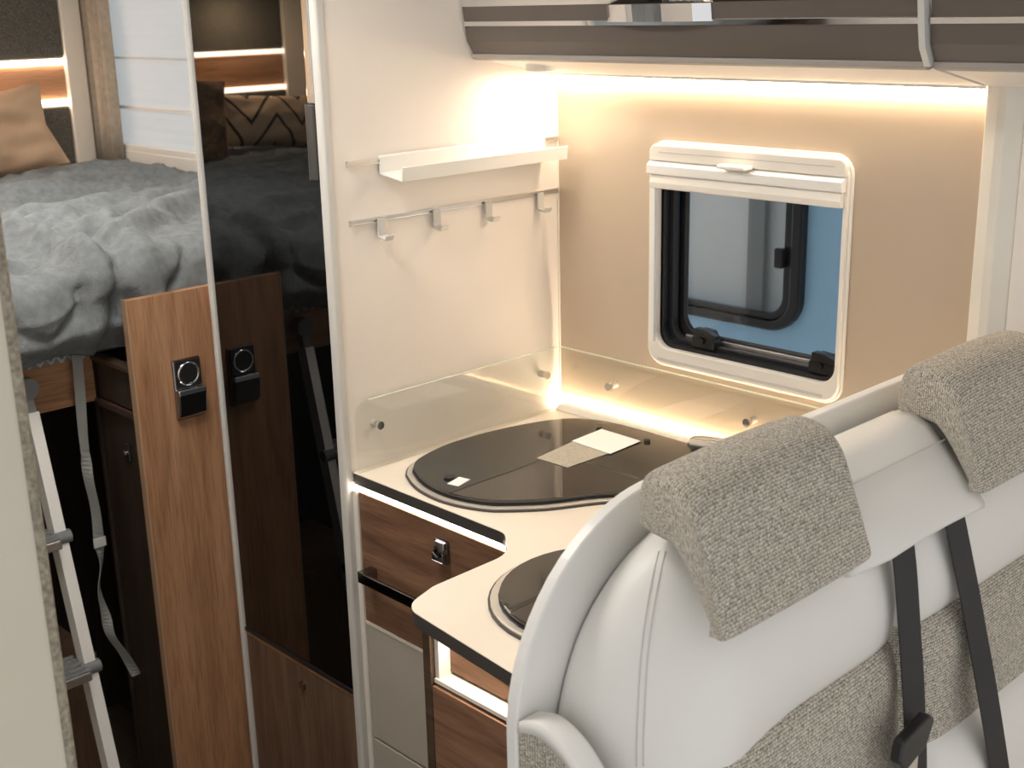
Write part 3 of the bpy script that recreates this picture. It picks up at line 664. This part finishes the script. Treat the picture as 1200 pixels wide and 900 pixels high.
# headboard
hbr = thing('headboard', 'grey upholstered headboard with oak band and two light strips', 'headboard', (-2.03, -.9, 1.2))
HX = -2.049
HG = weave('headboard_cloth', (.06, .058, .052), (.20, .19, .165), .004, .5)
def flat_uv_panel(name, y0, y1, z0, z1, x1, mat, parent, bevel=.006):
    o = box(name, HX, x1, y0, y1, z0, z1, mat, parent, bevel=bevel); L = o.data.uv_layers.new(name='uv')
    for p in o.data.polygons:
        for li in p.loop_indices:
            v = o.data.vertices[o.data.loops[li].vertex_index].co; L.data[li].uv = (v.y, v.z)
    return o
HL, HR = -1.815, -.022
flat_uv_panel('upholstered_panel', HL, HR, 1.5685, 2.0, -2.005, HG, hbr)
flat_uv_panel('upholstered_panel', HL, HR, 1.20, 1.4345, -2.005, HG, hbr)
box('oak_band', HX, -2.012, HL, HR, 1.4525, 1.5525, 'oaky', hbr, bevel=.002)
box('light_strip', HX, -2.003, HL, HR, 1.554, 1.567, 'ledbed', hbr)
box('light_strip', HX, -2.003, HL, HR, 1.436, 1.451, 'ledbed', hbr)
struct(box('trim_6', -2.049, -1.995, HR+.001, .040, 1.1, 2.02, 'cream', bevel=.004))
struct(box('trim_7', -2.049, -1.995, -1.90, HL-.001, 1.1, 2.02, 'cream', bevel=.004))
# bedroom window with pleated blind, curtain
w2 = tag(thing('window_2', 'bedroom window covered by white pleated blind', 'window', (-1.55, .1, 1.25)), kind='structure')
ring('frame', rrect(X0w-.03, X1w+.03, Z0w-.035, Z1w+.03, .03), rrect(X0w+.02, X1w-.02, Z0w+.01, Z1w-.02, .02), 'y', .078, .0995, 'white', w2, bevel=.003)
rows = []
for i in range(41):
    z_ = Z0w-.0+(Z1w-Z0w)*i/40; yy = .106+(.0008 if i % 2 else -.0004)
    rows.append([Vector((X0w+.004, yy, z_)), Vector((X1w-.004, yy, z_))])
grid('pleated_blind', rows, 'blind', w2, smooth=False)
for zb, zh, zm in ((1.425, .005, 'white'), (1.568, .0025, 'greyalu')): box('blind_rail', X0w+.004, X1w-.004, .096, .1035, zb-zh, zb+zh, zm, w2, bevel=.001)
box('sill_bar', X0w, X1w, .080, .100, Z0w+.004, Z0w+.028, 'white', w2, bevel=.003)
rows = []
for i in range(31):
    x_ = -2.030+.150*i/30; rows.append([Vector((x_+(0.004 if k else 0), .060+.012*math.sin(i*.9)+.004*math.sin(i*2.1), z)) for k, z in enumerate((1.262, 1.40, 1.55, 1.75, 2.0))])
cu = grid('curtain', rows, 'curtain', None, thick=.003); tag(cu, 'narrow beige linen curtain beside the bedroom window', 'curtain')

# ------------------------------------------------------------------ ladder
lad = thing('ladder', 'white aluminium bed ladder hooked on the oak front board', 'ladder', (-.36, -1.0, 0))
LT, LB = Vector((-.572, 0, 1.03)), Vector((-.342, 0, .0))
def lp(t): return LT.lerp(LB, t)
for yl in (-.844, -1.125):
    a, b_ = lp(.045), lp(1); off = Vector((0, yl, 0)); dirv = (b_-a).normalized(); nx = Vector((dirv.z, 0, -dirv.x))
    rows = []
    for p in (a, b_):
        rows.append([p+off+Vector((0, sy*.011, 0))+nx*sn*.016 for sy, sn in ((-1, -1), (1, -1), (1, 1), (-1, 1))])
    rl = grid('rail', rows, 'white', lad, closed=True, caps=True, smooth=False)
    for p in (lp(.0),):
        kk = cyl('hook', (p.x-.012, yl, p.z+.0), (p.x+.018, yl, p.z), .021, 'greypl', rl, 20)
    rows = [[lp(t)+off+Vector((0, sy*.009, 0))+nx*sn*.010 for sy, sn in ((-1, -1), (1, -1), (1, 1), (-1, 1))] for t in (.0, .046)]
    grid('bracket', rows, 'greypl', rl, closed=True, caps=True, smooth=False)
for t in (.272, .517, .77):
    p = lp(t)
    sp_ = box('step', p.x-.045, p.x+.045, -1.113, -.856, p.z-.010, p.z+.010, 'alu', lad, bevel=.003)
    boxes('step_ridge', [(p.x-.036+k*.018, p.x-.028+k*.018, -1.112, -.857, p.z+.0102, p.z+.0135) for k in range(5)], 'greypl', sp_)
    for yl in (-.844, -1.125): cyl('step_cap', (p.x+.012, yl-.018, p.z), (p.x+.012, yl+.018, p.z), .013, 'greypl', sp_, 14)

# hanging grey strap
SP = [((89.5, 410), 'x', -.575), ((93, 450), 'x', -.575), ((97, 505), 'x', -.572), ((100, 532), 'x', -.570), ((104, 562), 'x', -.566), ((112, 598), 'x', -.566), ((116, 635), 'x', -.568), ((119, 660), 'x', -.568), ((116, 690), 'x', -.566), ((124, 722), 'x', -.565), ((130, 745), 'x', -.562), ((145, 766), 'x', -.560), ((160, 791), 'x', -.560)]
P3 = [at(*q, a, v) for q, a, v in SP]
tw = lambda t: Vector((.25*math.sin(t*22), 1, .0)) if t < .25 else Vector((math.cos(t*13+1.2)*1.1, .75, 0))
sg = thing('strap', 'loose grey webbing strap hanging from the bed edge', 'strap', P3[-1])
ribbon('webbing', P3, .020, tw, .0015, 'strap', sg)
pb = P3[6]; box('slider_buckle', pb.x+.0015, pb.x+.005, pb.y-.013, pb.y+.013, pb.z-.010, pb.z+.010, 'greyalu', sg, bevel=.001)

# ------------------------------------------------------------------ bench
bn = thing('bench_seat', 'two seat travel bench with white shell, leather backs and tweed headrests', 'bench', (1.05, -.5, 0))
# shell panel behind the backs, with its rounded end
SHO = fillet([(-.006, .0), (-.006, 1.205), (-.982, 1.205), (-.982, .0)], [0, 0, .215, 0], 18)
prism('shell', SHO, 'x', .870, .886, 'shell', bn, bevel=.003, seg=3)
# backs: lofted over y; columns y, top height, depth factor
def back_profile(zt, g, side):
    P = [(.888, zt-.040), (.905, zt-.018), (.930, zt-.003), (.955, zt), (.980, zt-.010), (1.005, zt-.034), (1.030, zt-.070), (1.047, zt-.110), (1.055, zt-.150), (1.053, zt-.190)]
    tuck = [(1.044, zt-.213), (1.028, zt-.222), (1.018, zt-.240), (1.018, .90), (1.035, .70), (1.060, .50)]
    straight = [(1.052, zt-.213), (1.052, zt-.222), (1.051, zt-.240), (1.050, .90), (1.055, .70), (1.070, .50)]
    P += [(a[0]*(1-side)+b_[0]*side, a[1]) for a, b_ in zip(tuck, straight)]
    return [(.888+(x-.888)*g, z) for x, z in P]
def seat_back(cols, par):
    rows = []
    for y, zt, g, side in cols:
        pr = back_profile(zt, g, side)
        pr = spline([(x, 0, z) for x, z in pr], 4)
        rows.append([Vector((p.x, y, p.z)) for p in pr])
    return grid('backrest', rows, 'leather', par, uv=False, subsurf=1)
c1 = [(-.9385, .970, .0, 1), (-.9375, .975, .45, 1), (-.933, 1.000, .55, 1), (-.922, 1.048, .62, 1), (-.905, 1.094, .75, 1), (-.884, 1.126, .87, .7), (-.860, 1.149, .96, .2), (-.835, 1.167, 1.0, .0), (-.805, 1.180, 1, .05), (-.765, 1.190, 1.0, 0), (-.72, 1.195, 1.0, 0), (-.66, 1.195, 1, 0), (-.60, 1.195, 1, 0), (-.556, 1.194, .99, 0), (-.532, 1.192, .95, .0), (-.519, 1.190, .86, .0), (-.514, 1.185, .6, 0), (-.513, 1.18, 0, 0)]
b1 = seat_back(c1, bn)
c2 = [(-.505, 1.18, 0, 0), (-.504, 1.185, .6, 0), (-.499, 1.190, .86, 0), (-.486, 1.192, .95, 0), (-.46, 1.194, .99, 0), (-.42, 1.195, 1, 0), (-.30, 1.195, 1, 0), (-.16, 1.195, 1, 0), (-.09, 1.192, .98, .5), (-.055, 1.18, .85, 1), (-.035, 1.155, .6, 1), (-.030, 1.12, 0, 1)]
b2 = seat_back(c2, bn)
# tweed centre panels and white lumbar pads
def pad(name, y0, y1, z0, z1, xa, xb, mat, par, n=18, bul=.35, lean=0.):
    rows = []
    for i in range(n+1):
        u = -1+2*i/n; row = []
        for k in range(n+1):
            v = -1+2*k/n; e = ((1-abs(u)**6)*(1-abs(v)**4)); e = max(e, 0)**bul
            z = (z0+z1)/2+v*(z1-z0)/2
            row.append(Vector((xa+(xb-xa)*e+lean*(z1-z), (y0+y1)/2+u*(y1-y0)/2, z)))
        rows.append(row)
    return grid(name, rows, mat, par)
pad('centre_panel', -.878, -.516, .79, .992, 1.018, 1.060, 'tweed', bn, lean=.10)
pad('centre_panel', -.502, -.085, .79, .992, 1.018, 1.060, 'tweed', bn, lean=.10)
pad('lumbar_pad', -.878, -.516, .50, .835, 1.030, 1.098, 'leather', bn, lean=.08)
pad('lumbar_pad', -.500, -.085, .50, .850, 1.030, 1.098, 'leather', bn, lean=.08)
# headrests
HPR = [(.925, 1.190), (.927, 1.229), (.938, 1.252), (.967, 1.260), (.999, 1.257), (1.022, 1.240), (1.040, 1.200), (1.057, 1.166), (1.072, 1.140), (1.068, 1.128), (1.055, 1.130), (1.040, 1.145), (1.020, 1.168), (.996, 1.188), (.977, 1.190), (.950, 1.188)]
def headrest(y0, y1, par):
    P = [Vector((x, 0, z)) for x, z in HPR]; P = spline(P+[P[0]], 3)[:-1]
    rows = []; L = y1-y0
    for d, s in ((0, .0), (0.0005, .5), (.0015, .80), (.006, .92), (.016, .98), (.035, 1.0), (.09, 1.02), (L/2, 1.03), (L-.09, 1.02), (L-.035, 1.0), (L-.016, .97), (L-.006, .90), (L-.0015, .78), (L-.0005, .5), (L, 0.0)):
        row = []
        for p in P:
            mid = Vector((min(max(p.x, .955), 1.050), 0, 1.222-max(0, p.x-.99)*1.15)); q = mid.lerp(p, s) if s <= 1 else p+(p-mid)*(s-1)*2
            row.append(Vector((q.x, y0+d-(q.x-.91)*.3, q.z)))
        rows.append(row)
    return grid('headrest', rows, 'tweed', par, closed=True, subsurf=1)
headrest(-.845, -.585, bn); headrest(-.345, -.085, bn)
# leather flap between the headrests, from which the belts leave
def flap():
    rows = []
    for i in range(15):
        f = i/14; y = -.640+.280*f; sag = .004*math.sin(f*math.pi); e_ = max(0, 1-f*5)
        edge = [(.892, 1.160), (.906, 1.180), (.930, 1.196), (.957, 1.1995), (.982, 1.191), (.999, 1.1745), (1.0015, 1.1735), (1.032, 1.144), (1.059-.010*e_, 1.108+.006*math.sin(f*math.pi)), (1.060-.012*e_, 1.102+.006*math.sin(f*math.pi)), (1.052-.012*e_, 1.100), (1.030, 1.115), (.99, 1.13), (.92, 1.15)]
        rows.append([Vector((x+sag*.6, y, z+sag*.5)) for x, z in edge])
    return rows
fl = grid('belt_flap', flap(), 'leather', bn, uv=False, closed=True, caps=True)
tube('seam', [(1.0015+.0024*math.sin(f*math.pi), -.640+.280*f, 1.1742+.002*math.sin(f*math.pi)) for f in [i/14 for i in range(15)]], .0013, 'stitch', fl, 6)
# tweed side wing with white edge at the aisle end
WGP = [(.887, 1.010), (.915, 1.017), (.945, 1.008), (.972, .986), (.992, .955), (1.00, .90), (1.00, .50), (.887, .50)]
wg = prism('side_wing', [(x, z-.012) for x, z in WGP], 'y', -.979, -.960, 'tweed', bn)
L_ = wg.data.uv_layers.new(name='uv')
for p in wg.data.polygons:
    for li in p.loop_indices:
        v = wg.data.vertices[wg.data.loops[li].vertex_index].co; L_.data[li].uv = (v.x+v.y, v.z)
rows = []
for p in spline([(x, 0, z) for x, z in WGP[:7]], 5):
    rows.append([Vector((p.x, -.9815, p.z-.012)), Vector((p.x+.002, -.9812, p.z+.0005)), Vector((p.x+.003, -.977, p.z+.002)), Vector((p.x+.003, -.955, p.z+.002)), Vector((p.x+.002, -.950, p.z-.001)), Vector((p.x, -.950, p.z-.014))])
grid('wing_edge', rows, 'leather', wg, uv=False, closed=True, caps=True)
# seat cushions and base
for y0, y1 in ((-.93, -.535), (-.525, -.03)):
    box('seat_cushion', 1.06, 1.52, y0, y1, .33, .50, 'leather', bn, bevel=.04, seg=4)
    box('seat_top', 1.10, 1.49, y0+.07, y1-.07, .49, .508, 'tweed', bn, bevel=.006)
box('seat_base', .887, 1.48, -.96, -.006, .0, .329, 'shell', bn, bevel=.004)
# double stitching on the leather, laid on the back it belongs to
dg = bpy.context.evaluated_depsgraph_get()
def on_surface(o, px, py, lift=.0006):
    bv = BVHTree.FromObject(o, dg); inv = o.matrix_world.inverted()
    hit = bv.ray_cast(inv @ CAM, ray(px, py).normalized())
    if hit[0] is None: return None
    return o.matrix_world @ hit[0]+(CAM-hit[0]).normalized()*lift
bpy.context.view_layer.update()
for k, off in enumerate((0, 8)):
    pts = []
    for px, py in [(772, 646), (764, 680), (757, 720), (752, 760), (749, 800), (747, 840), (746, 870), (746, 898)]:
        h = on_surface(b1, px+off, py)
        if h is not None: pts.append(h)
    if len(pts) > 2: tube('seam', spline(pts, 4), .0007, 'stitch', b1, 6)

# ------------------------------------------------------------------ belts
def belt(px, lab, buckle):
    P = [at(x, y, 'x', v) for x, y, v in px]
    t = thing('seat_belt', lab, 'seat belt', P[-1])
    ribbon('webbing', P, .044, (.05, 1, -.12), .0016, 'belt', t)
    if buckle:
        c = at(1069, 866, 'x', 1.107)
        k = prism('buckle', fillet([(c.y-.036, c.z-.012), (c.y-.030, c.z+.012), (c.y+.026, c.z+.022), (c.y+.038, c.z+.012), (c.y+.022, c.z-.016), (c.y-.024, c.z-.030)], .008, 4), 'x', 1.100, 1.114, 'blackpl', t, bevel=.003)
        prism('tongue', fillet([(c.y-.020, c.z-.022), (c.y+.012, c.z-.016), (c.y+.012, c.z-.065), (c.y-.020, c.z-.065)], .004, 3), 'x', 1.106, 1.110, 'steel', k, bevel=.001)
    return t
belt([(1056, 628, 1.050), (1058, 640, 1.056), (1062, 680, 1.064), (1066, 740, 1.068), (1070, 800, 1.076), (1072, 845, 1.092), (1073, 868, 1.096), (1074, 960, 1.10)], 'black seat belt with buckle running down the gap between the two seats', True)
belt([(1114, 592, 1.050), (1118, 606, 1.056), (1127, 650, 1.064), (1137, 700, 1.068), (1147, 755, 1.080), (1156, 805, 1.100), (1165, 860, 1.110), (1172, 905, 1.110), (1180, 960, 1.115)], 'plain black seat belt lying across the back beside the window', False)

# ------------------------------------------------------------------ added ceiling fill lamps, and the reading lamp
def fill_lamp(x, y, w, d, lab, st):  # unseen fill lamp added on the ceiling to brighten the room below
    t = thing('ceiling_fill_lamp', lab, 'lamp', (x, y, 2.0))
    ring('bezel', rrect(x-w/2, x+w/2, y-d/2, y+d/2, .04), rrect(x-w/2+.015, x+w/2-.015, y-d/2+.015, y+d/2-.015, .03), 'z', 2.0, 2.0195, 'white', t)
    prism('diffuser', rrect(x-w/2+.015, x+w/2-.015, y-d/2+.015, y+d/2-.015, .03), 'z', 2.004, 2.018, emit('diffuser_%s' % lab[:6], (1, .95, .88), st), t)
fill_lamp(.12, -1.0, .5, .3, 'large ceiling lamp above the aisle beside the kitchen', 22)
fill_lamp(-.95, -.75, .34, .3, 'bedroom ceiling lamp above the blanket', 29)
rl_ = thing('reading_lamp', 'small reading lamp on the headboard above the zigzag pillow', 'lamp', (-1.98, -1.62, 1.74))
cyl('arm', (-2.004, -1.60, 1.76), (-1.88, -1.60, 1.78), .007, 'chrome', rl_); cyl('shade', (-1.88, -1.60, 1.80), (-1.88, -1.60, 1.745), .028, 'darkchrome', rl_)
cyl('bulb', (-1.88, -1.60, 1.744), (-1.88, -1.60, 1.740), .022, emit('reading_bulb', (1, .72, .46), 800), rl_)
